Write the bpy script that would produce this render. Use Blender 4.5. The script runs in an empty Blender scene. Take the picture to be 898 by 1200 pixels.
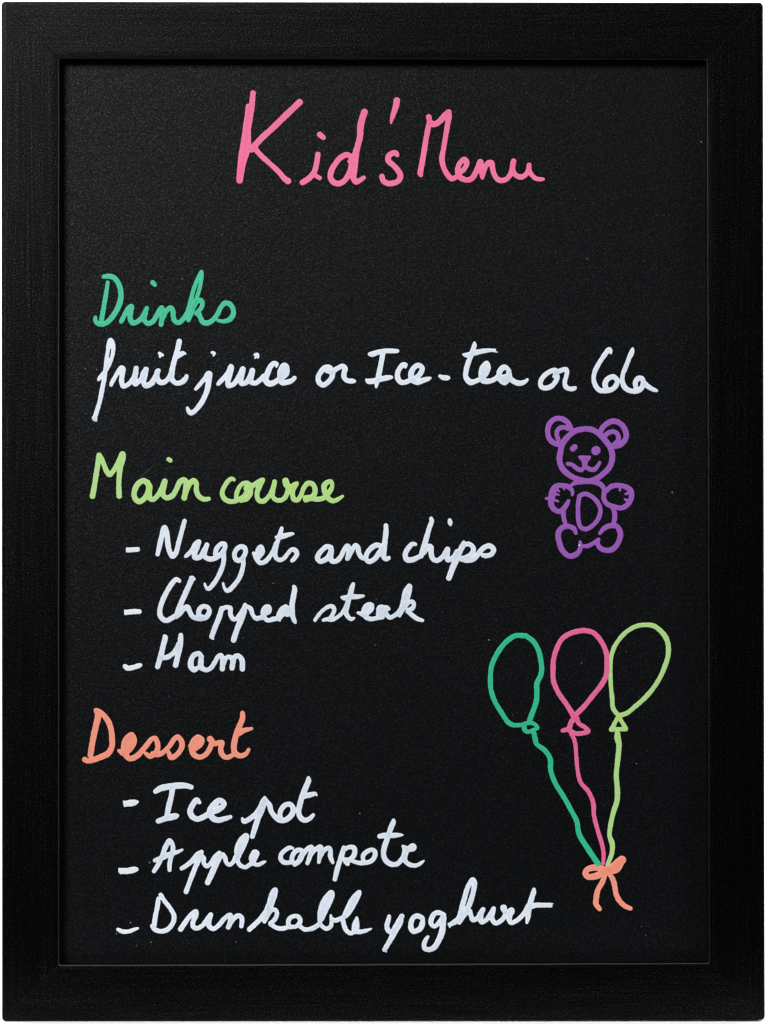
import bpy, math, random
import numpy as np

scene = bpy.context.scene
COL = scene.collection
random.seed(4)
rng = np.random.default_rng(11)

# ---------------------------------------------------------------- units
PX = 0.00045                # one picture unit on the board front, in metres (board is about 40 x 54 cm)
DIST = 2.0                  # camera to board front
RECESS = 0.008             # writing panel lies this far behind the frame front
CX, CY = 449.0, 600.0
BOTTOM = 1197.3             # lowest point of the frame
ZC = (BOTTOM - CY) * PX     # camera height over the table

def front(px, py):          # point in the plane of the frame front
    return ((px - CX) * PX, (CY - py) * PX + ZC)

KP = (DIST + RECESS) / DIST
def on_panel(px, py):       # point on the recessed writing panel
    return ((px - CX) * PX * KP, (CY - py) * PX * KP + ZC)

# ---------------------------------------------------------------- camera
cam_d = bpy.data.cameras.new('camera')
cam = bpy.data.objects.new('camera', cam_d); COL.objects.link(cam)
cam.location = (0, -DIST, ZC)
cam.rotation_euler = (math.radians(90), 0, 0)
cam_d.sensor_fit = 'VERTICAL'
cam_d.sensor_height = 24.0
cam_d.lens = 24.0 * DIST / (1200 * PX)
cam_d.clip_start = 0.05
cam_d.clip_end = 60
scene.camera = cam

# ---------------------------------------------------------------- world, view
world = bpy.data.worlds.new('World'); scene.world = world
world.use_nodes = True
wb = world.node_tree.nodes['Background']
wb.inputs[0].default_value = (0.9, 0.95, 1.0, 1)
wb.inputs[1].default_value = 0.02
vs = scene.view_settings
scene.display_settings.display_device = 'sRGB'
vs.view_transform = 'Standard'; vs.look = 'None'; vs.exposure = 0.0; vs.gamma = 1.0
vs.use_curve_mapping = False

# ---------------------------------------------------------------- key lamp, and unseen fill, top and backdrop lamps added
def softbox(name, loc, target, sx, sy, power, col=(1, 1, 1)):
    d = bpy.data.lights.new(name, 'AREA'); d.shape = 'RECTANGLE'
    d.size = sx; d.size_y = sy; d.energy = power; d.color = col
    o = bpy.data.objects.new(name, d); COL.objects.link(o)
    o.location = loc
    import mathutils
    v = mathutils.Vector(target) - mathutils.Vector(loc)
    o.rotation_euler = v.to_track_quat('-Z', 'Y').to_euler()
    return o
softbox('key_softbox', (-0.82, -1.52, 1.18), (0, 0, 0.27), 0.58, 0.58, 35.5, (0.965, 0.985, 1.0))
softbox('added_fill_light', (2.3, -1.2, 0.7), (0, 0, 0.2), 0.8, 1.0, 26, (0.96, 0.98, 1.0))  # unseen fill, added to even out the ink brightness
softbox('added_top_light', (0.0, -0.10, 1.4), (0, -0.02, 0), 1.2, 0.2, 10)  # unseen, added to whiten the strip of table below the frame
softbox('added_backdrop_lamp', (-1.5, 0.9, 1.3), (0.1, 1.9, 0.4), 0.5, 1.0, 60)  # unseen pair, added to burn the backdrop out to white
softbox('added_backdrop_lamp', (1.5, 0.9, 1.3), (-0.1, 1.9, 0.4), 0.5, 1.0, 60)

# ---------------------------------------------------------------- materials
def lin(r, g, b):
    f = lambda v: (v / 255 / 12.92) if v / 255 <= 0.04045 else ((v / 255 + 0.055) / 1.055) ** 2.4
    return (f(r), f(g), f(b), 1)

def mat(name):
    m = bpy.data.materials.new(name); m.use_nodes = True
    nt = m.node_tree
    return m, nt, nt.nodes['Principled BSDF']

def N(nt, kind, **kw):
    n = nt.nodes.new(kind)
    for k, v in kw.items():
        if k.startswith('_'): setattr(n, k[1:], v)
        else: n.inputs[k.replace('__', ' ')].default_value = v
    return n

def mapped(nt, scale):
    tc = nt.nodes.new('ShaderNodeTexCoord'); mp = nt.nodes.new('ShaderNodeMapping')
    mp.inputs['Scale'].default_value = scale
    nt.links.new(tc.outputs['Object'], mp.inputs['Vector'])
    return mp.outputs['Vector']

def ramp(nt, src, stops):
    r = nt.nodes.new('ShaderNodeValToRGB'); nt.links.new(src, r.inputs['Fac'])
    el = r.color_ramp.elements
    while len(el) < len(stops): el.new(0.5)
    for e, (p, c) in zip(el, stops):
        e.position = p; e.color = (c, c, c, 1) if not isinstance(c, tuple) else c
    return r.outputs['Color']

def math_node(nt, op, a, b=None, clamp=False):
    n = nt.nodes.new('ShaderNodeMath'); n.operation = op; n.use_clamp = clamp
    for i, v in enumerate((a, b)):
        if v is None: continue
        if isinstance(v, (int, float)): n.inputs[i].default_value = v
        else: nt.links.new(v, n.inputs[i])
    return n.outputs[0]

def painted_wood(name, vertical):
    m, nt, b = mat(name)
    L = nt.links
    streak = 0.34 if vertical else 0.24
    grain_scale = (900, 900, 14) if vertical else (14, 900, 900)
    g = N(nt, 'ShaderNodeTexNoise', Scale=1.0, Detail=5.0, Roughness=0.65)
    L.new(mapped(nt, grain_scale), g.inputs['Vector'])
    g2 = N(nt, 'ShaderNodeTexNoise', Scale=1.0, Detail=2.0, Roughness=0.5)
    L.new(mapped(nt, (260, 260, 5) if vertical else (5, 260, 260)), g2.inputs['Vector'])
    sp = N(nt, 'ShaderNodeTexNoise', Scale=1300.0, Detail=2.0, Roughness=0.6)
    L.new(mapped(nt, (1, 1, 1)), sp.inputs['Vector'])
    h = math_node(nt, 'ADD', math_node(nt, 'MULTIPLY', g.outputs['Fac'], 0.25),
                  math_node(nt, 'ADD', math_node(nt, 'MULTIPLY', g2.outputs['Fac'], 0.2),
                            math_node(nt, 'MULTIPLY', sp.outputs['Fac'], 1.0)))
    bp = N(nt, 'ShaderNodeBump', Strength=0.45, Distance=0.0005)
    L.new(h, bp.inputs['Height']); L.new(bp.outputs['Normal'], b.inputs['Normal'])
    # a few rubbed pores where the paint is thin
    pores = ramp(nt, g.outputs['Fac'], [(0.0, lin(1, 1, 1)), (0.7, lin(2, 1, 1)), (0.82, lin(26, 26, 28))])
    L.new(pores, b.inputs['Base Color'])
    rr = ramp(nt, sp.outputs['Fac'], [(0.3, 0.3), (0.7, 0.38)])
    L.new(rr, b.inputs['Roughness'])
    gr = math_node(nt, 'ADD', math_node(nt, 'MULTIPLY', sp.outputs['Fac'], 1 - streak), math_node(nt, 'MULTIPLY', g.outputs['Fac'], streak))
    L.new(ramp(nt, gr, [(0.44, 0.05), (0.56, 0.11), (0.7, 0.62)]), b.inputs['Specular IOR Level'])
    return m

def panel_material():
    m, nt, b = mat('matte_black_panel')
    L = nt.links
    a = N(nt, 'ShaderNodeTexNoise', Scale=1300.0, Detail=3.0, Roughness=0.7)
    L.new(mapped(nt, (1, 1, 1)), a.inputs['Vector'])
    w = N(nt, 'ShaderNodeTexNoise', Scale=480.0, Detail=2.0, Roughness=0.5)
    L.new(mapped(nt, (1, 1, 1)), w.inputs['Vector'])
    big = N(nt, 'ShaderNodeTexNoise', Scale=14.0, Detail=3.0, Roughness=0.5)
    L.new(mapped(nt, (1, 1, 1)), big.inputs['Vector'])
    h = math_node(nt, 'ADD', a.outputs['Fac'], math_node(nt, 'MULTIPLY', w.outputs['Fac'], 0.6))
    bp = N(nt, 'ShaderNodeBump', Strength=0.4, Distance=0.0005)
    L.new(h, bp.inputs['Height']); L.new(bp.outputs['Normal'], b.inputs['Normal'])
    mix = N(nt, 'ShaderNodeMix', _data_type='RGBA')
    mix.inputs[6].default_value = lin(4, 5, 6); mix.inputs[7].default_value = lin(13, 14, 16)
    f = math_node(nt, 'ADD', math_node(nt, 'MULTIPLY', a.outputs['Fac'], 0.9), math_node(nt, 'MULTIPLY', big.outputs['Fac'], 0.25), clamp=True)
    L.new(ramp(nt, f, [(0.35, 0.0), (0.8, 1.0)]), mix.inputs[0])
    L.new(mix.outputs[2], b.inputs['Base Color'])
    b.inputs['Roughness'].default_value = 0.4
    L.new(ramp(nt, a.outputs['Fac'], [(0.42, 0.07), (0.56, 0.13), (0.74, 0.72)]), b.inputs['Specular IOR Level'])
    return m

def ink_material(name, thin, dense):
    m, nt, b = mat(name)
    L = nt.links
    la = nt.nodes.new('ShaderNodeAttribute'); la.attribute_name = 'layers'
    ed = nt.nodes.new('ShaderNodeAttribute'); ed.attribute_name = 'edge'
    n1 = N(nt, 'ShaderNodeTexNoise', Scale=700.0, Detail=3.0, Roughness=0.6)
    L.new(mapped(nt, (1, 1, 1)), n1.inputs['Vector'])
    n2 = N(nt, 'ShaderNodeTexNoise', Scale=90.0, Detail=2.0, Roughness=0.5)
    L.new(mapped(nt, (1, 1, 1)), n2.inputs['Vector'])
    f = math_node(nt, 'ADD', math_node(nt, 'MULTIPLY', la.outputs['Fac'], 0.4),
                  math_node(nt, 'MULTIPLY', math_node(nt, 'SUBTRACT', n1.outputs['Fac'], 0.5), 1.5))
    f = math_node(nt, 'ADD', f, math_node(nt, 'MULTIPLY', math_node(nt, 'SUBTRACT', n2.outputs['Fac'], 0.42), 1.3), clamp=True)
    mix = N(nt, 'ShaderNodeMix', _data_type='RGBA')
    mix.inputs[6].default_value = lin(*thin); mix.inputs[7].default_value = lin(*dense)
    L.new(f, mix.inputs[0])
    # ink that ran thin at the very rim lets a little of the black through
    rim = N(nt, 'ShaderNodeMix', _data_type='RGBA', _blend_type='MULTIPLY')
    rim.inputs[0].default_value = 1.0
    L.new(mix.outputs[2], rim.inputs[6])
    L.new(ramp(nt, ed.outputs['Fac'], [(0.0, 0.88), (0.2, 1.0), (0.55, 0.97), (1.0, 0.88)]), rim.inputs[7])
    L.new(rim.outputs[2], b.inputs['Base Color'])
    bp = N(nt, 'ShaderNodeBump', Strength=0.25, Distance=0.0003)
    L.new(n1.outputs['Fac'], bp.inputs['Height']); L.new(bp.outputs['Normal'], b.inputs['Normal'])
    b.inputs['Roughness'].default_value = 0.75
    b.inputs['Specular IOR Level'].default_value = 0.2
    return m

M_V = painted_wood('black_painted_wood_upright', True)
M_H = painted_wood('black_painted_wood_crosswise', False)
M_PANEL = panel_material()
M_LIP, ntl, bl_ = mat('worn_satin_edge')
bl_.inputs['Base Color'].default_value = lin(12, 12, 13)
bl_.inputs['Specular IOR Level'].default_value = 0.34
nl = N(ntl, 'ShaderNodeTexNoise', Scale=300.0, Detail=3.0, Roughness=0.6)
ntl.links.new(mapped(ntl, (1, 1, 1)), nl.inputs['Vector'])
ntl.links.new(ramp(ntl, nl.outputs['Fac'], [(0.35, 0.28), (0.65, 0.5)]), bl_.inputs['Roughness'])
INK = {
    'pink':   ink_material('pink_chalk_ink', (248, 126, 168), (255, 104, 150)),
    'rose':   ink_material('rose_chalk_ink', (240, 112, 162), (255, 90, 138)),
    'mint':   ink_material('mint_chalk_ink', (82, 200, 156), (48, 190, 138)),
    'green':  ink_material('green_chalk_ink', (54, 196, 148), (36, 188, 134)),
    'lime':   ink_material('lime_chalk_ink', (186, 226, 148), (188, 230, 112)),
    'coral':  ink_material('coral_chalk_ink', (255, 160, 136), (255, 145, 114)),
    'white':  ink_material('white_chalk_ink', (236, 242, 252), (210, 226, 238)),
    'fresh_white': ink_material('fresh_white_chalk_ink', (244, 247, 253), (232, 239, 248)),
    'purple': ink_material('purple_chalk_ink', (158, 94, 186), (158, 84, 180)),
}
m_white, ntw, bw = mat('white_studio_paper')
nz = N(ntw, 'ShaderNodeTexNoise', Scale=60.0, Detail=4.0, Roughness=0.6)
ntw.links.new(mapped(ntw, (1, 1, 1)), nz.inputs['Vector'])
ntw.links.new(ramp(ntw, nz.outputs['Fac'], [(0.3, 0.86), (0.7, 0.9)]), bw.inputs['Base Color'])
bw.inputs['Roughness'].default_value = 0.9
m_dust, ntd, bd = mat('pale_dust')
bd.inputs['Base Color'].default_value = lin(150, 150, 152); bd.inputs['Roughness'].default_value = 0.9
m_scr, nts, bs = mat('grey_scuff')
bs.inputs['Base Color'].default_value = lin(44, 44, 47); bs.inputs['Roughness'].default_value = 0.8

# ---------------------------------------------------------------- mesh helpers
def link_mesh(name, verts, faces, material, parent=None, smooth=True, attrs=None):
    me = bpy.data.meshes.new(name)
    me.from_pydata([tuple(v) for v in verts], [], [tuple(f) for f in faces])
    if attrs:
        for k, vals in attrs.items():
            a = me.attributes.new(k, 'FLOAT', 'POINT')
            a.data.foreach_set('value', np.asarray(vals, dtype=np.float32))
    me.materials.append(material)
    if smooth: me.shade_smooth()
    me.update()
    o = bpy.data.objects.new(name, me); COL.objects.link(o)
    if parent is not None: o.parent = parent
    return o

# ---------------------------------------------------------------- white sweep: table top curving up into the backdrop
prof = [(-0.06, -0.03), (-0.06, 0.0), (0.0, 0.0), (1.2, 0.0)]
R0 = 0.7
for k in range(1, 17):
    a = math.radians(90 * k / 16)
    prof.append((1.2 + R0 * math.sin(a), R0 * (1 - math.cos(a))))
prof.append((1.9, 3.2))
verts, faces = [], []
for (y, z) in prof:
    verts += [(-3.2, y, z), (3.2, y, z)]
for i in range(len(prof) - 1):
    faces.append((2 * i, 2 * i + 1, 2 * i + 3, 2 * i + 2))
sweep = link_mesh('backdrop', verts, faces, m_white)
sweep['kind'] = 'structure'

# ---------------------------------------------------------------- the framed board
board = bpy.data.objects.new('menu_board', None); COL.objects.link(board)
board.empty_display_size = 0.1
board['label'] = "black framed menu board with handwritten Kid's Menu, purple bear and three balloons, standing on white"
board['category'] = 'menu board'

OUT = [(1.4, 1.4), (894.8, 2.6), (896.8, 1195.6), (2.2, BOTTOM)]      # TL TR BR BL
INN = [(69.6, 69.0), (828.0, 70.4), (830.6, 1128.6), (69.6, 1130.8)]

def rounded(corners, r, n=6):
    """for each corner a list of 2n+1 points round it, in order TL TR BR BL (clockwise)"""
    out = []
    for i in range(4):
        p = np.array(corners[i]); a = np.array(corners[i - 1]); b = np.array(corners[(i + 1) % 4])
        u = (a - p) / np.linalg.norm(a - p); v = (b - p) / np.linalg.norm(b - p)
        s = p + u * r; e = p + v * r; c = p + (u + v) * r
        pts = []
        for k in range(2 * n + 1):
            t = math.radians(90) * k / (2 * n)
            pts.append(c - v * r * math.cos(t) - u * r * math.sin(t))
        out.append(pts)
    return out
NC = 5
RO, RI = rounded(OUT, 5.0, NC), rounded(INN, 2.6, NC)

# cross-section: (distance inward from the outer edge in px, or counted back from the inner edge; depth m)
rb, ri = 0.0013, 0.0008
DEPTH = 0.018
def section():
    pts = [('o', 0.0, DEPTH)]
    for k in range(6):
        t = math.radians(18 * k)
        pts.append(('o', rb * (1 - math.cos(t)), rb * (1 - math.sin(t))))
    pts.append(('o', 0.006, 0.0)); pts.append(('i', 0.006, 0.0))
    for k in range(6):
        t = math.radians(18 * k)
        pts.append(('i', ri * (1 - math.sin(t)), ri * (1 - math.cos(t))))
    pts.append(('i', 0.0, RECESS))
    pts.append(('i', 0.008, RECESS + 0.0001))
    pts.append(('i', 0.008, DEPTH))
    return pts
SEC = section()

def rail(i, material):
    """rail between corner i and corner i+1, mitred at both ends"""
    j = (i + 1) % 4
    outs = RO[i][NC:] + RO[j][:NC + 1]
    inns = RI[i][NC:] + RI[j][:NC + 1]
    # points along the straight part, with the slight waviness of planed wood
    so, eo = RO[i][-1], RO[j][0]; si, ei = RI[i][-1], RI[j][0]
    mid_o, mid_i = [], []
    for k in range(1, 24):
        t = k / 24
        mid_o.append(so + (eo - so) * t); mid_i.append(si + (ei - si) * t)
    outs = RO[i][NC:] + mid_o + RO[j][:NC + 1]
    inns = RI[i][NC:] + mid_i + RI[j][:NC + 1]
    verts, faces = [], []
    m = len(SEC)
    for q, (po, pi) in enumerate(zip(outs, inns)):
        xo = np.array(front(*po)); xi = np.array(front(*pi))
        w = np.linalg.norm(xi - xo); d = (xi - xo) / w
        wave = 0.00006 * math.sin(q * 1.7 + i * 2.1)
        for kind, off, dep in SEC:
            p = xo + d * off if kind == 'o' else xi - d * off
            # the arris of each mitre is eased a hair, leaving a fine diagonal seam
            dd = dep + (0.00005 if q in (0, len(outs) - 1) and dep < 0.0004 else 0.0)
            if kind == 'i' and off <= ri + 1e-9 and dep < RECESS * 0.9: p = p + d * wave
            verts.append((p[0], dd, p[1]))
    L = len(outs)
    for a in range(L - 1):
        for k in range(m):
            k2 = (k + 1) % m
            faces.append((a * m + k, a * m + k2, (a + 1) * m + k2, (a + 1) * m + k))
    faces.append(tuple(range(m - 1, -1, -1)))
    faces.append(tuple((L - 1) * m + k for k in range(m)))
    o = link_mesh('frame_rail', verts, faces, material, board, smooth=False)
    vert_k = [q % m for q in range(len(verts))]
    import bmesh
    bm = bmesh.new(); bm.from_mesh(o.data)
    bmesh.ops.recalc_face_normals(bm, faces=bm.faces)
    bm.to_mesh(o.data); bm.free()
    o.data.materials.append(M_LIP)
    for p in o.data.polygons:
        p.use_smooth = True
        c = [vert_k[v] for v in p.vertices]
        if len(c) == 4 and all(8 < q < 15 for q in c): p.material_index = 1
    o.data.set_sharp_from_angle(angle=math.radians(40))
    return o
rail(0, M_H); rail(1, M_V); rail(2, M_H); rail(3, M_V)

# writing panel, let into the rebate of the rails
x0, z1 = front(INN[0][0] - 12, INN[0][1] - 12)
x1, z0 = front(INN[2][0] + 12, INN[2][1] + 12)
yf, yb = RECESS + 0.0003, RECESS + 0.0035
vv = [(x0, yf, z0), (x1, yf, z0), (x1, yf, z1), (x0, yf, z1), (x0, yb, z0), (x1, yb, z0), (x1, yb, z1), (x0, yb, z1)]
ff = [(0, 1, 2, 3), (5, 4, 7, 6), (4, 0, 3, 7), (1, 5, 6, 2), (3, 2, 6, 7), (4, 5, 1, 0)]
panel = link_mesh('writing_panel', vv, ff, M_PANEL, board, smooth=False)

# ---------------------------------------------------------------- chalk-ink strokes
STEP = 0.5
def parse(text):
    """lines 'R x0 y0 scale' set the drawing patch; every other line is one stroke 'x y w, x y, ...'"""
    ox = oy = 0.0; sc = 1.0; out = []
    for ln in text.strip().splitlines():
        ln = ln.strip()
        if not ln: continue
        if ln[0] == 'R':
            ox, oy, sc = map(float, ln[1:].split()); continue
        pts = []; w = 50.0
        for tok in ln.split(','):
            v = [float(t) for t in tok.split()]
            if not v: continue
            if len(v) > 2: w = v[2]
            pts.append((ox + v[0] / sc, oy + v[1] / sc, w / sc / 2))
        out.append(np.array(pts))
    return out

def spline(P):
    if len(P) == 1: P = np.vstack([P, P + [[0.05, 0, 0]]])
    if len(P) == 2: ctrl = np.vstack([2 * P[0] - P[1], P, 2 * P[1] - P[0]])
    else: ctrl = np.vstack([2 * P[0] - P[1], P, 2 * P[-1] - P[-2]])
    res = []
    for i in range(1, len(ctrl) - 2):
        a, b, c, d = ctrl[i - 1:i + 3]
        # centripetal spacing keeps tight turns from overshooting
        t0 = 0.0
        t1 = t0 + max(np.hypot(*(b - a)[:2]), 1e-3) ** 0.5
        t2 = t1 + max(np.hypot(*(c - b)[:2]), 1e-3) ** 0.5
        t3 = t2 + max(np.hypot(*(d - c)[:2]), 1e-3) ** 0.5
        n = max(2, int(np.hypot(*(c - b)[:2]) / 0.9))
        for k in range(n):
            t = t1 + (t2 - t1) * k / n
            A1 = (t1 - t) / (t1 - t0) * a + (t - t0) / (t1 - t0) * b
            A2 = (t2 - t) / (t2 - t1) * b + (t - t1) / (t2 - t1) * c
            A3 = (t3 - t) / (t3 - t2) * c + (t - t2) / (t3 - t2) * d
            B1 = (t2 - t) / (t2 - t0) * A1 + (t - t0) / (t2 - t0) * A2
            B2 = (t3 - t) / (t3 - t1) * A2 + (t - t1) / (t3 - t1) * A3
            res.append((t2 - t) / (t2 - t1) * B1 + (t - t1) / (t2 - t1) * B2)
    res.append(ctrl[-2])
    r = np.array(res)
    # the nib never presses quite evenly
    n = len(r); ph = rng.uniform(0, 6.28, 3)
    s = np.arange(n)
    r[:, 2] = np.maximum(r[:, 2], 0.5) + 0.07 * np.sin(s * 0.9 + ph[0]) + 0.09 * np.sin(s * 0.31 + ph[1])
    return r

ink_count = [0]
def ink(name, colour, text, parent=board, label=None, grow=-0.13):
    strokes = [spline(P) for P in parse(text)]
    allp = np.vstack(strokes)
    pad = allp[:, 2].max() + 2
    gx0 = math.floor(allp[:, 0].min() - pad); gy0 = math.floor(allp[:, 1].min() - pad)
    nx = int((allp[:, 0].max() + pad - gx0) / STEP) + 2
    ny = int((allp[:, 1].max() + pad - gy0) / STEP) + 2
    D = np.full((ny, nx), 9.0)
    layers = np.zeros((ny, nx))
    for S in strokes:
        last = np.full((ny, nx), -1e6)
        arc = 0.0
        for k in range(len(S) - 1):
            a, b = S[k], S[k + 1]
            seg = b[:2] - a[:2]; L2 = float(seg @ seg) + 1e-9; ln = math.sqrt(L2)
            rad = max(a[2], b[2]) + grow
            i0 = max(0, int((min(a[0], b[0]) - rad - 1.6 - gx0) / STEP)); i1 = min(nx, int((max(a[0], b[0]) + rad + 1.6 - gx0) / STEP) + 2)
            j0 = max(0, int((min(a[1], b[1]) - rad - 1.6 - gy0) / STEP)); j1 = min(ny, int((max(a[1], b[1]) + rad + 1.6 - gy0) / STEP) + 2)
            X = gx0 + np.arange(i0, i1) * STEP; Y = gy0 + np.arange(j0, j1) * STEP
            XX, YY = np.meshgrid(X, Y)
            t = np.clip(((XX - a[0]) * seg[0] + (YY - a[1]) * seg[1]) / L2, 0, 1)
            d = np.hypot(XX - a[0] - t * seg[0], YY - a[1] - t * seg[1]) - (a[2] + (b[2] - a[2]) * t) - grow
            sub = D[j0:j1, i0:i1]; np.minimum(sub, d, out=sub)
            cov = d < 0
            lw = last[j0:j1, i0:i1]
            new = cov & ((arc - lw) > 2.6 * rad)
            layers[j0:j1, i0:i1] += new
            lw[cov] = arc
            arc += ln
    # wobble of the rim: ink creeping along the grain of the panel
    wob = rng.normal(0, 1, (ny, nx))
    for _ in range(3):
        wob = (wob + np.roll(wob, 1, 0) + np.roll(wob, -1, 0) + np.roll(wob, 1, 1) + np.roll(wob, -1, 1)) / 5
    D = D + wob * 0.22
    lay = layers.copy()
    for _ in range(2):
        lay = (lay + np.roll(lay, 1, 0) + np.roll(lay, -1, 0) + np.roll(lay, 1, 1) + np.roll(lay, -1, 1)) / 5
    inside = D < 0
    cell = inside[:-1, :-1] | inside[1:, :-1] | inside[:-1, 1:] | inside[1:, 1:]
    used = np.zeros((ny, nx), bool)
    used[:-1, :-1] |= cell; used[1:, :-1] |= cell; used[:-1, 1:] |= cell; used[1:, 1:] |= cell
    gy, gx = np.gradient(D, STEP)
    gl = np.hypot(gx, gy) + 1e-6
    jj, ii = np.nonzero(used)
    px = gx0 + ii * STEP; py = gy0 + jj * STEP
    dv = D[jj, ii]
    outm = dv > 0
    dd = np.where(outm, np.clip(dv, 0, 0.8), 0)
    px = px - dd * gx[jj, ii] / gl[jj, ii]
    py = py - dd * gy[jj, ii] / gl[jj, ii]
    depth = np.where(outm, 0, -dv)
    k = np.clip(depth / 1.3, 0, 1)
    hgt = 0.00005 * (1 - (1 - k) ** 2) + 0.00003 * np.clip(lay[jj, ii] - 1, 0, 2) * k
    base = yf - 0.00002 - 0.000012 * (ink_count[0] % 12)
    ink_count[0] += 1
    wx = (px - CX) * PX * KP; wz = (CY - py) * PX * KP + ZC
    wy = base - hgt
    idx = -np.ones((ny, nx), int); idx[jj, ii] = np.arange(len(ii))
    cj, ci = np.nonzero(cell)
    faces = np.stack([idx[cj, ci], idx[cj + 1, ci], idx[cj + 1, ci + 1], idx[cj, ci + 1]], 1)
    o = link_mesh(name, np.stack([wx, wy, wz], 1).tolist(), faces.tolist(), INK[colour], parent,
                  attrs={'layers': np.clip(lay[jj, ii] - 1, 0, 2), 'edge': k})
    if label: o['label'] = label
    return o

WORD = 'handwritten_word'
ink(WORD, 'pink', """
R 270 95 8.98
240 125 58, 232 200 60, 222 300 62, 205 400 62, 190 500 60, 188 600 60, 185 680 66, 160 780 66, 130 880 64, 98 1045 70
190 262 52, 180 350 54, 165 470 60, 150 600 66, 125 760 70, 110 900 70, 98 1045 72
730 222 68, 600 345, 450 490 66, 330 600, 265 670, 222 722 60
250 700 60, 330 790 56, 430 880 54, 520 965 56, 570 1025 60, 608 1052 66
R 370 105 8.164
40 430 56, 75 458 48
R 260 90 4.49
506 408 30, 500 450 28, 487 500 30, 458 535 30, 425 556 32
486 500 26, 495 520 24, 515 532 24
R 370 105 8.164
335 640 54, 300 622, 240 650, 185 715, 150 780 56, 142 840, 170 885, 215 899 54, 265 880, 300 840, 330 780, 345 700
467 215 66, 440 300 64, 428 370 66, 425 450 58, 405 530 60, 385 610 64, 375 700 66, 365 780 66, 362 840 60, 385 880 58, 420 870 48, 460 842 42
330 680 46, 318 688 30
777 104 62, 768 160 60, 745 230 50, 725 300 30, 722 325 16
780 625 44, 765 605 52, 730 610 56, 695 645 56, 700 685 54, 745 725, 790 775, 812 825 56, 795 870 54, 750 893, 690 897, 645 870, 635 830 52
""", label="pink handwritten word Kid's")
ink(WORD, 'pink', """
R 480 120 11.225
255 192 74, 262 250 70, 245 340 72, 215 500 72, 185 690 74, 160 830 74, 140 930 78
142 935 78, 150 955 60
262 240 70, 300 285 80, 350 280 80, 410 235 80, 470 170 84, 515 130 84
515 130 76, 518 190 80, 500 300 70, 475 450 68, 450 600 66, 428 740 74, 445 840 70, 490 935 70, 555 1002 74, 610 985 66, 660 930 64, 715 880 68, 750 820 70, 750 770, 720 750, 670 790, 640 850, 636 910 74, 665 985 72, 740 1020, 815 1005, 865 940, 890 880
R 540 170 8.98
20 350 54, 60 370, 110 355, 150 300, 180 230, 208 175 60, 215 240 56, 225 320 50, 229 345 38
228 330 48, 245 270 54, 265 220, 295 187 60, 325 185 58, 335 240 56, 350 300, 385 355, 430 373 56, 485 355, 525 305 54, 545 240, 557 168 58
557 168 56, 545 230 56, 560 290, 600 328 54, 645 335 56, 690 305 54, 715 255 54, 720 210 52
720 215 50, 724 270 50, 750 315, 790 350 50, 840 360 44, 870 358 34
""", label='pink handwritten word Menu')
ink(WORD, 'mint', """
R 100 310 8.98
237 188 40, 222 290 46, 200 420 50, 172 580 52
195 128 46, 250 122 54, 300 138 56, 345 190, 372 270, 375 350 58, 350 440 60, 300 530 58, 240 600 56, 180 630 54, 125 615 50, 105 580 46, 107 555 38
380 598 50, 415 530 52, 450 465 50, 485 440 54, 480 500 54, 472 560 56, 500 615 56, 550 600 54, 600 555, 630 500, 648 458 48
648 458 46, 630 520 54, 620 580, 660 620 54, 710 600, 750 540, 780 480 50, 805 455 50, 810 520 56, 805 580 54, 798 630 52
R 190 310 8.98
-8 600 50, 10 560, 45 490, 90 455 56, 115 490, 118 550 52, 140 600 54, 180 610 54, 225 570 50, 265 510 52, 285 450 50, 305 370 48, 325 290 46, 355 200 44, 390 120 42, 415 75 36, 420 110 38, 410 190 40, 390 270 42, 365 350 44, 335 430 46, 310 510 50, 278 585 42
330 460 44, 370 390 50, 410 375, 425 410, 410 460, 375 500 48, 357 520 36
370 510 56, 385 520 60, 405 560 52, 430 605 56, 480 615, 540 580 54, 585 520 52, 620 450, 660 407 54, 710 415, 745 460, 750 520, 715 575, 650 598 46, 592 590 34
R 100 310 8.98
710 190 52, 735 215 40
""", label='green handwritten heading Drinks')
ink(WORD, 'white', """
R 100 390 10.91
170 600 36, 185 575 50, 215 540 54, 270 470 54, 315 380 54, 345 300 50, 358 210 54, 355 140 56, 325 95 64, 305 140 60, 290 230 52, 275 320 54, 265 420 56, 250 520 62, 240 600 60, 225 680 60, 205 780 60, 185 880 58, 155 980 58, 130 1060 62, 120 1090 70
120 1095 66, 138 1125 30
330 668 44, 345 630 54, 385 560 56, 425 490 56, 465 445 60, 485 460 62, 472 540 66, 465 620 66, 490 685 64, 540 665 60, 590 620 60, 625 560 60, 640 500 62, 652 455 66
652 460 60, 645 520 66, 630 600 70, 640 655 66, 680 630 60, 720 580 60, 745 510 66, 778 468 70
778 470 66, 760 560 66, 745 620 66, 770 680 64, 820 670 60, 865 640 60
R 170 390 8.98
5 560 50, 60 530 52, 105 470 52, 132 405 54
140 400 52, 125 450 54, 145 510 56, 180 525 56, 235 495 52, 275 430 52
362 90 54, 340 190 58, 305 310 56, 282 420 60, 285 490 56, 330 530 52, 385 520 54, 425 485 56, 438 455 42
345 260 30, 365 235 50, 400 215 46, 430 220 20
152 214 34, 182 234 36
158 238 26, 158 256 22
""", label='white handwritten word fruit')
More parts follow.
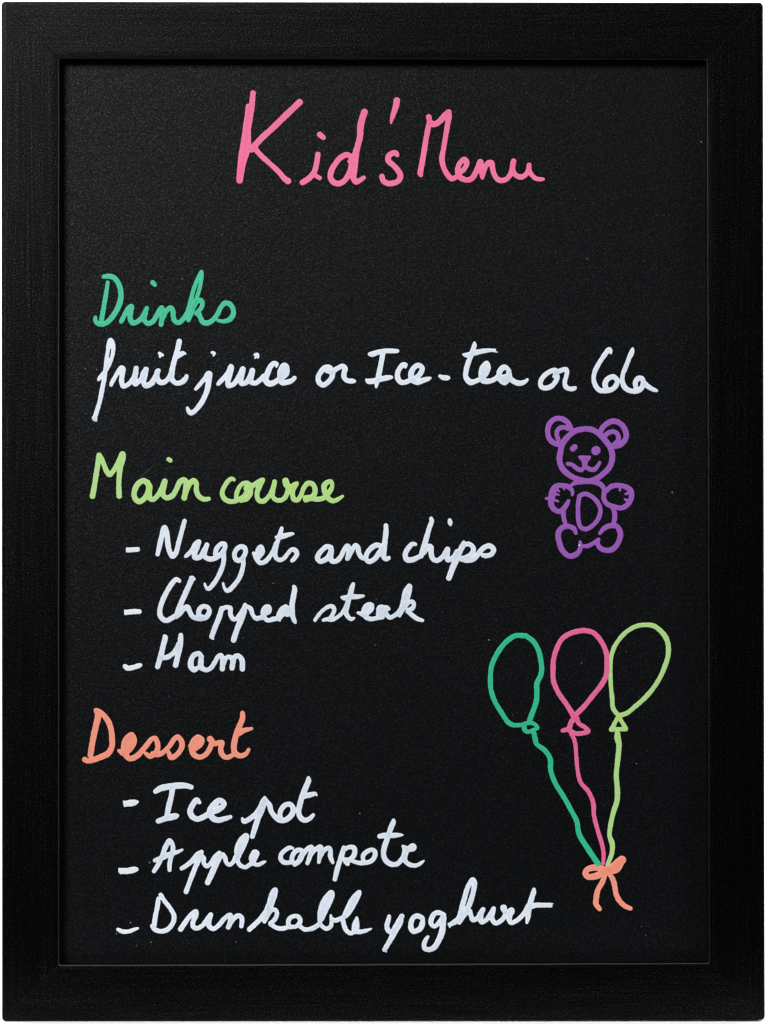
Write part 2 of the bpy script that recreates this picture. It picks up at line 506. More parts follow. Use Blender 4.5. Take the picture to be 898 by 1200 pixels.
ink(WORD, 'white', """
R 170 390 8.98
708 208 32, 732 216 30, 722 238 22
535 592 34, 580 540 46, 630 480 48, 668 430 56, 680 430 56, 670 520 60, 655 600 58, 620 690 56, 570 770 54, 520 825 52, 485 845 52, 455 815 44, 447 790 32
R 250 400 8.98
50 450 38, 60 440 46, 110 385 48, 160 320 48, 187 265 54, 192 280 52, 175 350 56, 155 420 56, 160 470 46, 215 450 54, 260 390 54, 290 330 52, 312 290 58, 300 360 56, 290 420 56, 300 448 48, 350 430 54, 385 370 50, 412 308 60, 400 370 56, 400 430 56, 440 440 54, 490 410 50, 530 365 50
665 262 32, 668 240 44, 640 230 52, 600 270 56, 570 340 62, 550 400 66, 585 445 62, 640 435 60, 690 400 56, 765 340 66, 775 270 50, 750 250 56, 715 300 64, 705 370 64, 720 430 58, 780 430 56, 830 410 52, 855 385 46
745 290 100, 725 350 90
440 140 34, 462 140 44, 472 170 26
455 158 30, 440 176 18
""", label='white handwritten word juice')
ink(WORD, 'white', """
R 365 400 8.98
220 330 44, 190 275 60, 140 280 56, 95 330 56, 72 385 56, 85 435 56, 125 460 54, 175 430 56, 215 380 54, 225 340 54
160 312 44, 215 320 56, 265 290 54, 330 262 54, 355 285 56, 345 330 56, 345 380 56, 380 413 52, 430 418 52, 455 420 34
""", label='first white handwritten word or, before Ice-tea')
ink(WORD, 'white', """
R 365 400 8.98
615 135 42, 640 135 56, 720 110 54, 800 100 50, 870 102 50, 905 102 44
752 130 54, 740 200 54, 722 290 56, 705 380 56, 688 440 50, 682 482 24
580 405 30, 600 420 54, 670 415 60, 740 395 58, 820 380 50, 845 378 34
R 455 400 8.98
182 272 30, 188 245 34, 160 245 52, 125 280 54, 100 335 56, 103 390 56, 135 430 56, 180 430 54, 240 405 52, 300 380 56, 345 330 56, 358 280 52, 320 252 56, 270 280 56, 242 340 60, 250 400 60, 300 430 58, 370 410 56, 420 395 48, 445 385 30
545 365 34, 575 380 50, 620 385 56, 635 385 42
R 535 390 8.98
190 105 32, 190 130 50, 175 180 52, 150 250 54, 120 330 56, 102 400 54, 100 465 56, 145 518 64, 200 510 52, 250 485 54, 300 440 60, 340 370 44, 320 320 50, 275 370 60, 265 440 66, 280 500 64, 340 510 56, 400 490 54, 440 460 56
75 228 28, 110 235 50, 180 215 60, 260 195 52, 340 185 44, 405 180 26
380 196 16, 432 203 7
300 390 96
560 400 40, 510 362 56, 465 390 60, 450 450 60, 470 500 60, 510 520 60, 545 480 60, 552 420 56
510 480 90
555 420 50, 570 480 56, 620 520 56, 680 530 56, 730 510 44, 745 495 36
""", label='white handwritten words Ice-tea')
ink(WORD, 'white', """
R 625 400 11.225
330 400 56, 280 380 66, 200 410 66, 130 470 64, 95 545 64, 110 600 66, 165 615 66, 240 590 66, 295 530 66, 315 470 66, 305 430 56
300 400 60, 272 465 36
310 410 66, 360 385 64, 430 368 60, 445 400 60, 432 470 60, 415 550 60, 435 605 64, 490 625 64, 540 620 62, 552 610 46
""", label='second white handwritten word or, before Cola')
ink(WORD, 'white', """
R 685 400 8.98
280 125 24, 277 95 40, 262 85 52, 215 140 52, 155 230 50, 110 320 50, 98 400 48, 120 470 52, 160 515 56, 220 520 54, 280 510 54, 330 470 56, 345 410 50, 310 375 56, 260 385 56, 222 430 58, 222 480 58, 240 505 50
508 78 30, 500 110 52, 470 180 50, 435 270 50, 405 350 48, 402 430 52, 430 490 56, 490 522 54, 560 520 56, 605 485 56, 620 430 54, 605 392 52, 570 390 56, 537 430 56, 540 480 50
620 430 54, 670 475 52, 720 505 48, 760 520 34
""", label='white handwritten word Cola')
ink(WORD, 'lime', """
R 100 520 11.225
95 690 74, 115 590 70, 140 430 70, 165 280 70, 182 155 70
184 155 72, 220 210 66, 255 300 66, 290 375 70, 322 405 72, 360 370 66, 420 280 70, 470 180 80, 490 140 84, 490 200 80, 465 300 72, 448 420 68, 442 560 68, 447 690 74
R 150 530 8.98
205 320 64, 160 300 60, 110 330 60, 75 390 60, 65 450 58, 85 500 58, 120 520 56, 170 490 60, 205 440 60, 226 370 68, 205 320 64
228 360 66, 222 430 66, 235 490 54, 270 495 54, 325 440 54, 360 370 54, 388 305 60, 370 390 60, 370 450 58, 410 480 56, 470 455 58, 510 390 56, 550 310 58, 590 290 58, 610 310 60, 610 390 60, 593 480 62
598 460 56, 625 390 50, 660 320 56, 695 300 60, 720 330 54, 720 400 56, 745 460 54, 800 495 54, 850 490 46
428 73 46, 446 86 48
""", label='lime green handwritten word Main')
ink(WORD, 'lime', """
R 250 550 11.225
275 138 48, 245 122 58, 200 150 60, 150 220 62, 118 300 64, 130 360 64, 170 405 66, 240 425 66, 310 410 62, 400 350 52, 440 290 60
300 390 50, 308 320 60, 335 250 60, 380 195 60, 440 180 62, 490 215 62, 497 270 62, 480 340 66, 430 390 70, 370 408 66
440 250 80
490 235 66, 560 190 66, 620 150 66, 650 140 64
650 145 66, 610 220 70, 580 300 66, 580 370 66, 610 415 66, 660 420 66, 720 370 60, 770 290 64, 800 210 66, 808 162 62
805 180 62, 785 280 64, 785 360 60, 830 405 60, 890 408 60
R 320 550 9.978
60 362 54, 100 360 56, 140 330 56, 170 270 58, 178 215 60
148 135 76, 162 180 80, 200 220 60, 245 185 60, 278 165 50
272 175 54, 235 240 60, 230 300 60, 245 350 60, 285 360 56, 330 300 56, 360 220 56, 410 163 60, 460 170 60, 490 220 60, 485 290 60, 440 325 60, 385 335 70
385 355 66, 450 345 56, 530 350 60, 600 330 60, 660 265 60, 692 200 50, 682 143 50, 640 150 60, 600 190 64, 605 260 64, 640 330 62, 700 370 56, 760 350 52, 815 315 34
""", label='lime green handwritten word course')
ink('dash', 'fresh_white', """
R 140 600 8.98
100 400 52, 190 394 52
80 382 20, 80 418 20
205 378 18, 208 405 18
""")
ink(WORD, 'white', """
R 140 600 8.98
403 445 46, 420 370 52, 445 260 56, 475 165 56, 500 220 54, 510 330 56, 530 420 56, 560 465 56, 595 430 54, 625 320 52, 655 210 50, 686 95 46
R 210 610 9.978
75 420 42, 100 400 50, 150 350 54, 195 270 60, 233 248 54, 220 290 56, 190 370 60, 180 430 60, 240 430 60, 290 350 56, 325 285 56, 300 360 60, 300 420 60, 350 450 60, 420 440 60, 480 400 60, 528 340 56, 540 290 50, 520 268 54, 470 290 58, 430 350 56, 425 415 56
520 380 56, 522 470 56, 500 560 56, 455 660 56, 400 745 54, 345 800 50, 325 795 42, 310 770 34, 300 740 28
745 440 50, 690 470 56, 655 440 56, 648 390 56, 675 335 58, 725 305 56, 770 325 58, 775 380 58, 745 440 56
745 440 54, 752 500 54, 735 590 56, 700 680 56, 640 760 56, 585 815 54, 558 822 48, 530 790 38, 515 735 28
R 280 610 11.225
195 430 42, 230 500 60, 270 550 66, 310 558 60, 370 520 62, 420 455 60, 460 380 54, 490 300 56
275 480 50, 320 410 50, 290 345 60, 250 390 60, 250 450 66
285 400 100
565 102 54, 545 170 60, 515 260 60, 490 350 60, 475 430 64, 490 490 60, 535 520 60, 590 500 56, 640 440 54, 700 380 60, 750 400 66, 765 440 60, 730 500 60, 700 528 54
490 220 42, 550 215 70, 620 195 66, 700 175 48, 715 175 38
""", label='white handwritten word Nuggets')
ink(WORD, 'white', """
R 365 600 8.98
205 375 54, 165 363 54, 115 400 54, 75 450 56, 65 490 54, 95 520 54, 150 500 56, 190 460 60, 210 400 58
210 400 56, 205 460 56, 215 518 52, 265 515 52, 310 470 52, 345 400 52, 380 357 52, 398 400 54, 390 450 54, 380 490 48
390 475 50, 425 410 50, 465 352 50, 490 370 50, 500 430 54, 530 480 50, 560 490 46
720 352 54, 680 350 56, 620 390 54, 580 450 54, 578 500 50, 610 522 52, 665 495 56, 710 440 60, 740 390 54
785 142 48, 786 200 54, 775 300 58, 765 380 60, 760 440 60, 765 480 54, 790 495 52, 815 484 44
""", label='white handwritten word and')
ink(WORD, 'white', """
R 465 595 7.184
158 308 32, 135 305 40, 95 345 44, 72 395 44, 85 435 48, 125 440 46, 175 420 42, 200 408 40
290 90 32, 295 112 38, 275 170 42, 255 240 44, 235 310 48, 215 380 48, 208 410 36
230 380 40, 265 325 44, 290 328 40, 290 380 44, 305 430 44, 340 445 42, 390 410 42, 428 350 46, 425 390 44, 430 438 44, 475 420 42, 510 370 44
565 288 24, 560 310 44, 530 370 50, 500 440 54, 470 510 52, 440 592 46
560 312 44, 610 306 40, 645 340 44, 635 385 44, 590 415 42, 545 430 44, 600 440 48, 650 430 46, 690 385 44, 730 340 44, 780 320 44, 815 350 44, 800 390 42, 750 405 42, 724 400 34
447 105 30, 450 125 42, 453 145 22
""", label='white handwritten word chips')
ink('dash', 'fresh_white', """
R 140 670 8.98
75 428 56, 140 420 56, 210 420 50
58 405 18, 62 450 18
""")
ink(WORD, 'white', """
R 140 670 8.98
630 95 46, 600 80 50, 550 130 54, 490 230 54, 445 330 54, 425 420 54, 440 480 56, 490 515 54, 540 495 54, 590 465 50
765 72 58, 730 150 58, 690 240 58, 650 330 58, 610 430 52, 598 475 46
600 480 36, 640 440 50, 680 390 54, 715 370 54, 740 420 54, 770 470 54, 820 490 54, 870 490 50
750 62 34, 785 78 34
R 225 690 9.978
10 320 46, 60 350 50, 120 353 52, 170 330 60, 205 260 56, 180 215 56, 130 207 56, 85 250 60, 80 310 60
120 330 60
350 228 58, 320 330 64, 275 440 62, 232 560 58
215 568 24, 250 585 24
345 240 56, 400 217 54, 448 225 56, 450 290 54, 480 353 54, 520 350 50, 560 300 50, 600 240 50, 622 190 50
625 178 30, 610 260 66, 580 350 70, 530 470 66, 487 600 64
650 205 42, 690 240 56, 710 300 50, 745 343 54, 800 340 54, 840 335 50
R 280 670 11.225
240 620 60, 300 600 50, 345 560 50, 400 520 60, 398 465 58, 355 460 60, 322 520 66, 330 590 66, 380 640 58, 450 625 66, 510 615 60
362 510 100
540 645 26, 530 600 80, 585 515 120, 615 475 90
640 540 110, 660 500 100
725 195 48, 735 220 66, 720 320 70, 702 420 74, 700 500 74, 708 580 66, 735 655 56, 745 672 36
""", label='white handwritten word Chopped')
ink(WORD, 'white', """
R 365 675 12.83
55 665 54, 100 600 56, 170 520 58, 250 465 62, 310 458 66, 345 500 66, 325 570 66, 290 625 60
180 665 50, 240 650 66, 310 658 64, 390 620 60, 460 560 60, 510 480 60, 540 400 60
630 120 56, 610 180 80, 590 260 80, 560 360 80, 540 450 76, 520 540 74, 550 610 70, 600 650 62, 640 635 46
455 320 42, 500 330 80, 600 315 76, 700 310 70, 782 300 48
R 415 675 9.978
45 430 34, 80 440 50, 120 455 60, 170 430 44, 212 385 44, 212 340 46, 175 330 52, 130 370 60, 115 430 60, 140 480 60, 200 503 52, 270 490 54, 330 480 60
165 375 76
320 395 120, 335 410 124
300 440 90, 370 380 80, 405 385 44
370 440 60, 420 485 52, 490 450 52, 545 390 54, 570 330 60, 580 260 54, 600 180 54, 645 118 60
655 125 58, 640 190 66, 620 260 66, 590 340 66, 560 400 60, 532 465 44
605 240 80
600 365 46, 640 310 50, 680 300 52, 702 335 48, 680 380 52, 640 400 56, 625 415 46, 670 450 54, 740 500 52, 800 520 42
""", label='white handwritten word steak')
ink('dash', 'fresh_white', """
R 140 735 11.225
75 515 60, 110 540 66, 180 530 66, 250 508 66, 275 500 54
""")
ink(WORD, 'white', """
R 140 735 11.225
595 118 46, 603 135 66, 580 230 72, 555 340 72, 530 430 72, 503 520 68
808 105 62, 805 170 76, 790 280 76, 765 390 72, 740 500 70
550 405 60, 630 395 66, 700 350 62, 745 290 60, 780 220 56
R 215 750 11.225
235 210 62, 200 180 66, 140 200 70, 105 260 74, 98 340 76, 140 393 70, 190 365 60
235 220 70, 230 300 76, 235 360 74, 300 395 62, 360 370 62, 410 300 62, 455 220 60, 490 202 64, 518 260 70, 513 380 70
530 310 60, 560 240 60, 600 222 62, 650 265 70, 640 370 68
650 310 60, 680 220 66, 720 210 66, 770 260 72, 776 382 70
""", label='white handwritten word Ham')
ink(WORD, 'coral', """
R 90 825 8.98
200 65 46, 225 110 66, 205 220 66, 180 330 64, 160 440 62, 145 540 60
85 585 60, 110 600 54, 170 590 58, 250 560 66, 330 520 64, 370 450 62, 372 360 60, 362 270 60, 335 190 60, 290 125 58, 240 82 54, 205 68 50
445 492 36, 480 520 50
520 520 56, 580 460 46, 612 385 48, 580 322 50, 520 370 60, 495 450 60, 510 530 60, 560 575 60, 630 550 60, 690 490 60, 740 430 56, 790 370 54, 825 362 54, 850 410 54, 852 470 56, 815 530 56, 770 550 54, 730 525 44
565 360 84, 540 430 90
R 180 825 7.483
-8 435 44, 40 445 44, 90 420 44, 140 370 44, 185 305 44, 212 288 46, 247 330 48, 248 380 48, 210 440 46, 155 472 44, 136 450 36
140 440 40, 118 400 30
315 365 24, 330 390 40
355 405 40, 420 350 40, 428 310 36, 390 287 40, 345 330 44, 332 390 46, 350 440 48, 400 466 46, 450 450 46, 490 400 46, 512 340 46
390 315 66, 365 350 66
497 308 56, 540 350 44, 570 340 44, 602 338 44, 590 390 46, 600 440 48, 640 470 44, 690 450 40, 712 425 40
780 78 38, 782 120 50, 765 170 50, 735 240 52, 715 310 52, 705 370 52, 715 430 52, 760 455 46, 810 438 42, 835 400 32
750 260 46, 790 233 46, 830 223 40, 862 216 26
""", label='coral handwritten heading Dessert')
ink('dash', 'fresh_white', """
R 140 910 6.414
52 204 46, 110 196 46, 142 188 12
34 188 16, 40 222 16
""")
ink(WORD, 'white', """
R 140 910 6.414
272 112 38, 310 90 46, 400 72 48, 500 69 44, 540 80 36
400 90 40, 390 150 40, 375 210 42, 360 285 42
293 335 38, 350 315 44, 420 298 44, 442 292 18
602 195 28, 582 178 42, 550 215 44, 532 260 44, 550 303 44, 590 320 42, 640 300 42, 690 270 44, 750 245 44, 788 205 40, 758 180 42, 710 210 44, 680 260 46, 700 310 46, 740 328 44, 790 318 38, 835 304 30
735 218 28
""", label='white handwritten word Ice in the dessert list')
ink(WORD, 'white', """
R 275 905 8.98
82 488 32, 100 518 52, 160 490 54, 220 440 54, 270 370 54, 305 300 56, 318 268 36
325 290 52, 290 380 66, 250 480 60, 220 570 58, 188 675 54
345 305 36, 370 350 54, 385 410 54, 430 470 54, 480 505 56, 540 500 60, 600 450 60, 618 390 56, 590 340 54, 545 340 54, 495 385 54, 478 450 54, 490 490 40
778 58 36, 778 90 58, 745 170 60, 710 260 60, 685 350 58, 675 420 56, 690 470 58, 735 505 54, 790 488 50, 828 450 42
740 252 56, 800 237 54, 850 227 38, 866 245 18
""", label='white handwritten word pot')
ink('dash', 'fresh_white', """
R 130 975 8.98
110 410 64, 180 410 66, 250 395 60, 272 392 40
88 388 20, 102 435 20
""")
ink(WORD, 'white', """
R 130 975 8.98
455 412 48, 500 340 50, 545 240 52, 580 150 54, 620 90 50, 650 140 48, 652 200 50, 630 280 50, 617 350 46, 618 400 44
462 300 42, 540 270 56, 620 235 54, 690 215 44, 752 188 26
R 205 965 7.483
60 395 36, 100 370 42, 160 320 44, 200 270 44, 235 250 38
225 280 52, 195 350 46, 150 460 44, 98 600 42
235 290 50, 258 305 34, 255 350 38, 280 375 38, 310 355 40, 350 300 44, 390 262 44
395 280 54, 355 370 54, 315 460 52, 288 518 50
420 275 44, 440 300 40, 450 340 38, 480 363 38, 510 340 38, 540 290 46
550 290 46, 550 225 56, 585 150 60, 625 112 56, 625 125 56, 590 200 66, 562 270 54, 550 320 40, 570 363 40, 615 384 38, 660 360 38
705 265 76, 685 310 74, 690 350 40, 730 363 34, 770 345 34, 797 332 16
""", label='white handwritten word Apple')
ink(WORD, 'white', """
R 320 955 8.98
208 350 30, 180 345 44, 130 370 46, 85 420 50, 85 470 50, 120 500 50, 175 502 46
230 520 52, 200 480 50, 215 410 50, 265 370 52, 310 378 46, 300 440 56, 260 500 56, 225 515 50
290 450 56, 340 380 54, 400 338 50, 410 350 50, 388 440 52, 363 508 44
390 430 46, 440 370 50, 500 338 52, 495 420 54, 483 498 38
495 450 46, 530 380 50, 588 347 50, 605 370 50, 605 440 50, 630 500 40
745 342 42, 735 390 54, 705 480 54, 675 580 54, 652 678 48
750 365 50, 800 340 46, 845 342 54, 862 375 52, 850 430 54, 805 475 58, 765 490 50, 785 515 46
R 410 950 9.978
-60 570 50, -20 575 44, 40 592 48, 100 610 50, 180 610 54, 250 590 56, 290 540 56, 296 480 54, 260 458 52, 200 480 54, 155 530 54, 160 585 48
512 112 44, 510 135 60, 490 180 64, 465 250 60, 435 340 64, 405 430 62, 395 510 62, 420 580 62, 480 625 62, 550 625 60, 600 580 56, 635 530 60
352 300 60, 410 290 66, 500 290 60, 580 285 48, 622 285 22
735 430 96, 690 450 76
622 415 34, 655 455 76, 640 540 70, 650 590 56, 710 635 54, 780 640 50, 830 615 42, 868 585 20
""", label='white handwritten word compote')
ink('dash', 'fresh_white', """
R 130 1040 8.98
75 442 38, 120 463 46, 180 465 44, 240 445 40, 285 430 24
""")
ink(WORD, 'white', """
R 130 1040 8.98
502 118 46, 490 200 50, 470 300 50, 455 400 54
525 78 48, 570 150 46, 625 220 48, 665 300 50, 655 370 52, 600 440 52, 530 462 50, 460 440 50, 435 405 42
R 200 1035 8.98
105 485 56, 150 420 54, 210 340 52, 265 302 54, 270 340 50, 240 400 52, 235 450 52, 270 475 50, 330 450 50, 380 390 50, 423 332 50, 405 400 52, 405 450 54, 450 480 50, 510 440 50, 570 370 50, 628 333 48, 630 400 54, 608 465 52
615 450 50, 660 380 50, 715 342 50, 750 370 52, 745 452 48
R 285 1030 9.978
75 590 58, 140 530 58, 210 460 60, 270 370 56, 290 310 50
300 350 60, 325 240 72, 355 155 70, 375 130 62, 370 190 60, 335 280 66, 310 360 60, 280 430 60, 250 500 46
280 440 50, 340 362 50, 385 367 50, 395 420 52, 365 480 52, 320 520 54
320 530 50, 400 575 54, 470 580 54, 540 560 50, 620 555 50, 670 490 54, 640 440 54, 590 437 52, 540 470 54, 530 530 54, 560 568 48
660 550 50, 720 590 50, 790 585 52, 850 555 50, 900 530 50
R 360 1035 11.225
60 600 62, 110 575 62, 165 530 62, 170 480 66, 180 380 80, 215 270 90, 265 190 90, 320 128 80, 325 150 80, 275 270 90, 225 370 90, 190 470 70
180 550 54, 250 600 56, 310 570 56, 322 510 56, 315 445 44, 312 425 32
330 470 50, 370 490 58, 430 470 60, 480 445 56
485 445 60, 525 360 74, 585 250 86, 645 160 76, 685 122 66, 655 190 76, 590 310 80, 520 420 66, 475 460 60, 480 530 60, 515 620 62, 570 660 58, 620 640 60
655 455 34, 645 520 84, 637 580 104, 635 625 80, 700 640 60, 770 625 54, 830 605 32, 852 596 12
""", label='white handwritten word Drinkable')
ink(WORD, 'white', """
R 440 1055 9.978
162 188 44, 150 240 56, 135 300 60, 150 355 60, 185 375 50, 230 320 60, 270 250 60, 310 188 60
308 190 50, 290 270 60, 240 350 66, 200 420 66, 155 500 60, 108 578 54
110 590 24, 128 602 18
545 205 58, 490 183 60, 440 210 60, 415 280 60, 422 340 62, 450 365 60, 520 335 66, 548 280 64, 555 220 52
800 170 52, 740 145 60, 690 160 60, 655 220 60, 655 280 56, 690 308 48, 740 270 60, 780 220 66
800 200 64, 790 290 70, 780 370 72, 740 470 70, 690 550 66, 630 578 60, 580 565 60, 570 520 56, 590 460 50, 615 428 38
R 515 1020 11.225
140 715 58, 200 680 70, 250 635 66, 280 560 70, 300 480 70, 330 370 70, 365 250 66, 400 170 64, 440 125 70, 462 160 70, 455 240 70, 430 350 68, 400 440 70, 350 540 76, 300 620 70, 262 685 64
122 700 24, 138 748 24
360 560 60, 405 530 46, 415 590 60, 440 650 66, 500 630 60, 540 560 60, 575 512 62, 550 580 66, 545 660 70, 560 685 58, 620 650 60, 660 590 56, 700 530 66, 715 502 62, 700 560 66, 690 630 66, 740 695 64, 800 670 64, 850 620 60, 870 565 54
R 570 1030 10.565
215 360 86, 220 375 80
225 400 60, 270 410 56, 310 395 84, 290 440 78, 285 500 70, 310 545 58, 370 520 56, 430 470 60, 480 410 60, 520 330 60
590 130 46, 588 160 64, 565 230 66, 540 320 70, 525 400 66, 515 480 60, 502 545 34
560 340 68, 620 325 64, 700 325 62, 790 325 56
790 312 34, 828 308 14
785 340 30, 812 345 16
""", label='white handwritten word yoghurt')

# ---------------------------------------------------------------- bear drawing
bear = ink('bear_drawing', 'purple', """
R 630 480 6.669
375 150 44, 430 158, 480 190, 530 240 46, 565 290, 583 340, 582 400, 560 455 44, 510 505, 460 540, 400 560, 345 552, 290 535, 240 505 46, 195 460, 173 400, 180 330, 195 270, 235 215, 300 165 44, 375 150
""", label='purple line drawing of a sitting teddy bear')
for t in ("""
R 630 480 6.669
265 160 40, 240 105 42, 190 72, 140 72, 95 110, 80 170, 95 230, 130 262, 165 275
235 152 30, 205 138 36, 165 152, 150 190, 165 238
""", """
R 630 480 6.669
490 180 40, 510 140 42, 550 105 44, 600 90, 655 115, 687 165, 692 220, 660 265, 620 285, 585 285
520 210 36, 555 182 38, 600 172 36, 630 200 38, 630 240 36, 600 270 34
"""):
    ink('ear', 'purple', t, bear)
ink('eye', 'purple', "R 630 480 6.669\n276 306 46, 291 292 46", bear, 'small purple left eye')
ink('eye', 'purple', "R 630 480 6.669\n455 322 68, 461 318 66", bear, 'large round purple right eye')
ink('nose', 'purple', """
R 630 480 6.669
330 371 24, 370 376 34, 408 371 24
345 382 36, 370 386 50, 395 382 36
370 392 62, 371 408 50, 370 445 36
""", bear)
ink('mouth', 'purple', """
R 630 480 6.669
238 424 34, 270 430 32, 310 462 36, 345 472 36, 370 448 32, 410 467 36, 445 468 36, 470 442 32, 487 414 26
""", bear)
ink('neck', 'purple', """
R 635 560 7.483
262 62 26, 300 42 44, 380 30 50, 460 35 50, 520 60 44, 550 100 42
620 255 42, 640 310 42, 638 370 44, 625 410 40
190 290 42, 193 350 42, 208 400 36
350 598 34, 400 598 38, 450 575 38, 490 545 36
""", bear, 'purple lines of the neck and body sides')
ink('paw', 'purple', """
R 635 560 7.483
268 150 26, 270 120 34, 240 82 44, 190 68 46, 130 72 46, 95 110 50, 82 170 50, 85 240 50, 115 280 50, 160 295 46, 200 262 46, 235 205 38
40 180 24, 75 180 24
120 85 26, 152 120 20
95 135 30, 152 150 16
100 190 24, 146 206 18
185 75 24, 197 104 16
110 110 40, 105 160 36
""", bear)
ink('paw', 'purple', """
R 635 560 7.483
550 100 42, 545 150 42, 545 185 44, 575 230 44, 630 252 44, 700 264 46, 755 232 46, 787 170 48, 780 110 48, 730 77 46, 670 65 44, 610 77 44, 565 115 42
686 112 20, 686 80 24
738 142 24, 765 128 28
730 188 24, 760 204 26
""", bear)
ink('belly', 'purple', """
R 635 560 7.483
328 160 38, 380 140 40, 440 165, 490 215, 515 280, 500 350, 450 415, 385 450, 340 430, 322 370, 318 290, 322 210, 332 165
""", bear)
ink('foot', 'purple', """
R 635 560 7.483
300 485 32, 282 445 42, 230 425 46, 175 440 48, 145 490 50, 155 570 50, 185 640 50, 240 685 48, 300 672 48, 335 630 42, 340 585 34, 336 560 26
""", bear)
ink('foot', 'purple', """
R 635 560 7.483
510 487 32, 545 445 44, 600 420 46, 660 427 48, 690 490 50, 675 560 48, 630 620 48, 580 637 48, 520 620 44, 490 580 40, 499 540 34
""", bear)
ink('painted_glint', 'white', "R 635 560 7.483\n331 592 20, 334 586 14", bear, 'tiny pale highlight painted on the left foot')  # small highlight painted in as a fleck of white ink

# ---------------------------------------------------------------- balloons
bg = ink('balloon_drawing', 'green', """
R 565 730 8.571
440 130 52, 340 128, 260 175, 190 250, 130 350, 95 440 50, 85 540, 90 670, 130 790, 195 900, 265 1000, 320 1027 46, 400 1025 44
440 130 52, 510 180, 565 270, 590 370, 600 460, 590 525 54, 552 610, 552 700, 545 790, 515 880, 480 975 54
""", label='green line drawing of a dented oval balloon')
ink('knot', 'green', """
R 565 730 8.571
425 1015 44, 470 1005 44, 515 1010, 562 1055 32, 510 1075 38, 465 1095 44, 425 1070 46, 428 1020
""", bg)
ink('string', 'green', """
R 565 730 8.571
515 1085 46, 530 1150 52, 540 1190 52
R 600 860 5.456
145 0 28, 155 60 30, 210 105 32, 245 160 34, 248 230 32, 275 310 32, 330 400 32, 385 500 32, 415 560 32, 430 640 34, 490 740 36, 550 830 36
""", bg)
bp_ = ink('balloon_drawing', 'rose', """
R 635 725 8
390 110 48, 290 130, 195 185, 145 270, 112 380, 106 480, 112 590, 160 700, 230 800, 290 895 50
390 110 48, 480 130, 555 210, 605 320, 612 420 50, 605 530, 560 620, 480 720 48, 400 820, 315 905 52
""", label='pink line drawing of a round balloon, middle of the three')
ink('knot', 'rose', """
R 635 725 8
290 905 50, 320 930 56, 330 950 50
310 930 52, 275 975 48, 255 1030 50, 195 1050 38
250 1040 46, 310 1075 44, 380 1075 46, 438 1055 40, 400 1015 44, 350 985 42, 330 935 44
""", bp_)
ink('string', 'rose', """
R 635 725 8
272 1075 36, 300 1120 36, 318 1180 36
R 600 860 5.456
385 5 26, 405 60 26, 412 140 26, 420 230 26, 440 310 28, 490 370 28, 520 440 30, 525 520 28, 550 620 28, 580 720 28, 587 780 26, 583 830 24
""", bp_)
bl = ink('balloon_drawing', 'lime', """
R 705 720 8
165 955 40, 110 880 44, 100 780 42, 88 660 40, 84 540 40, 88 420 42, 115 320 42, 170 230, 240 160, 330 110, 420 98 44, 490 108 46, 560 160 48, 610 230 50, 628 310 48, 622 400 46, 590 500 46, 545 600 44, 480 700 44, 400 790 46, 320 860 44, 240 925 44, 165 950 44
""", label='lime green line drawing of a leaning balloon, rightmost of the three')
ink('knot', 'lime', """
R 705 720 8
160 955 42, 92 1080 40
92 1080 42, 228 1075 44
160 955 42, 228 1070 42
""", bl)
ink('string', 'lime', """
R 705 720 8
150 1100 46, 145 1150 48, 155 1195 48
R 600 860 5.456
677 0 34, 685 70 34, 678 160 34, 668 260 32, 675 360 34, 672 430 34, 650 500 32, 632 580 30, 625 650 30, 642 705 34, 640 760 30, 612 838 28
""", bl)
bow = ink('bow_drawing', 'coral', """
R 670 990 11.225
420 330 96, 360 303 80, 300 300 84, 215 322 72, 180 370 70, 212 420 70, 300 416 84, 360 395 84, 420 360 90
440 345 120, 480 340 100
470 330 100, 560 280 100, 640 215 106, 662 200 106
640 240 100, 590 310 110, 530 340 90
""", label='coral line drawing of a bow tying the three balloon strings', grow=0.1)
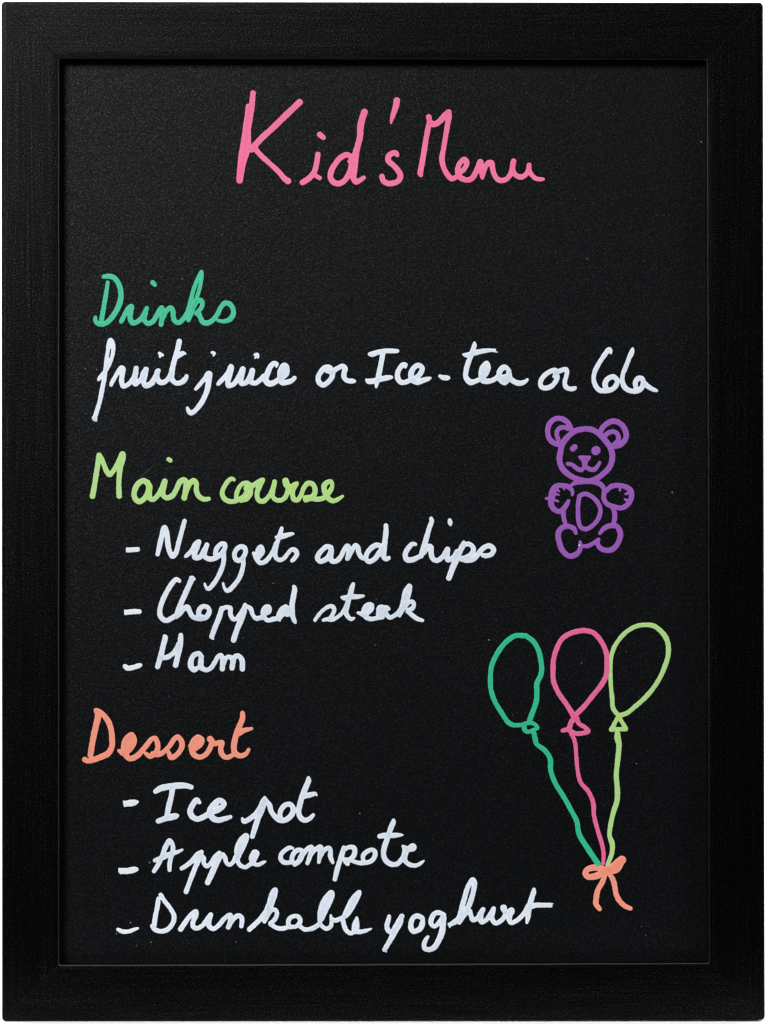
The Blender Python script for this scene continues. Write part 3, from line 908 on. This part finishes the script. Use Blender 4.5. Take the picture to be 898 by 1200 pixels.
ink('ribbon_tail', 'coral', "R 670 990 11.225\n440 400 64, 400 500 70, 345 600 74, 325 700 72, 322 780 74, 370 845 58", bow)
ink('ribbon_tail', 'coral', "R 670 990 11.225\n495 380 62, 545 460 70, 570 560 72, 590 660 70, 640 750 70, 710 810 66, 775 838 54", bow)

# ---------------------------------------------------------------- scuff and dust
def flake(verts, faces, px, py, r, y):
    c = len(verts); n = 6
    x, z = on_panel(px, py)
    ph = random.uniform(0, 6)
    verts.append((x, y - r * PX * 0.5, z))
    for k in range(n):
        a = ph + k * 2 * math.pi / n; q = r * PX * random.uniform(0.7, 1.2)
        verts.append((x + q * math.cos(a), y, z + q * math.sin(a)))
    for k in range(n):
        faces.append((c, c + 1 + (k + 1) % n, c + 1 + k))
v, f = [], []
known = [(573, 750, .95), (320.4, 683.5, .7), (175.5, 1011, .8), (153, 1081.3, .8), (136.5, 1094, .7), (421.8, 953.5, .7), (277, 1104, .6),
         (177, 1104, .6), (160, 1108, .6), (682, 777, .6), (746, 895, .6), (788, 577, .8), (757, 1096, .6), (752, 1086, .6),
         (100, 432, .7), (158, 410, .6), (113, 433, .6), (214, 327, .7), (822, 166, .9), (832, 1082, .0)]
for px, py, r in known:
    if r: flake(v, f, px, py, r, yf - 0.00002)
for _ in range(90):
    px = random.uniform(85, 820); py = random.uniform(85, 1115)
    if random.random() > 1.0 - 0.45 * (px / 898 + py / 1200) / 1.4 + 0.2: continue
    flake(v, f, px, py, random.choice([.28, .3, .34, .4, .45]), yf - 0.00002)
d = link_mesh('dust', v, f, m_dust, board, smooth=False); d['kind'] = 'stuff'

v, f = [], []
pts = [(163, 560, .25), (169, 555.5, .45), (174, 551, .5), (178.5, 547, .35), (181, 544.5, .15)]
for (px, py, w) in pts:
    x, z = on_panel(px, py)
    o = w * PX * 0.7
    v += [(x - o, yf - 0.00003, z + o), (x, yf - 0.00006, z), (x + o, yf - 0.00003, z - o)]
for k in range(len(pts) - 1):
    a = 3 * k
    f += [(a, a + 1, a + 4, a + 3), (a + 1, a + 2, a + 5, a + 4)]
link_mesh('scuff_mark', v, f, m_scr, board)
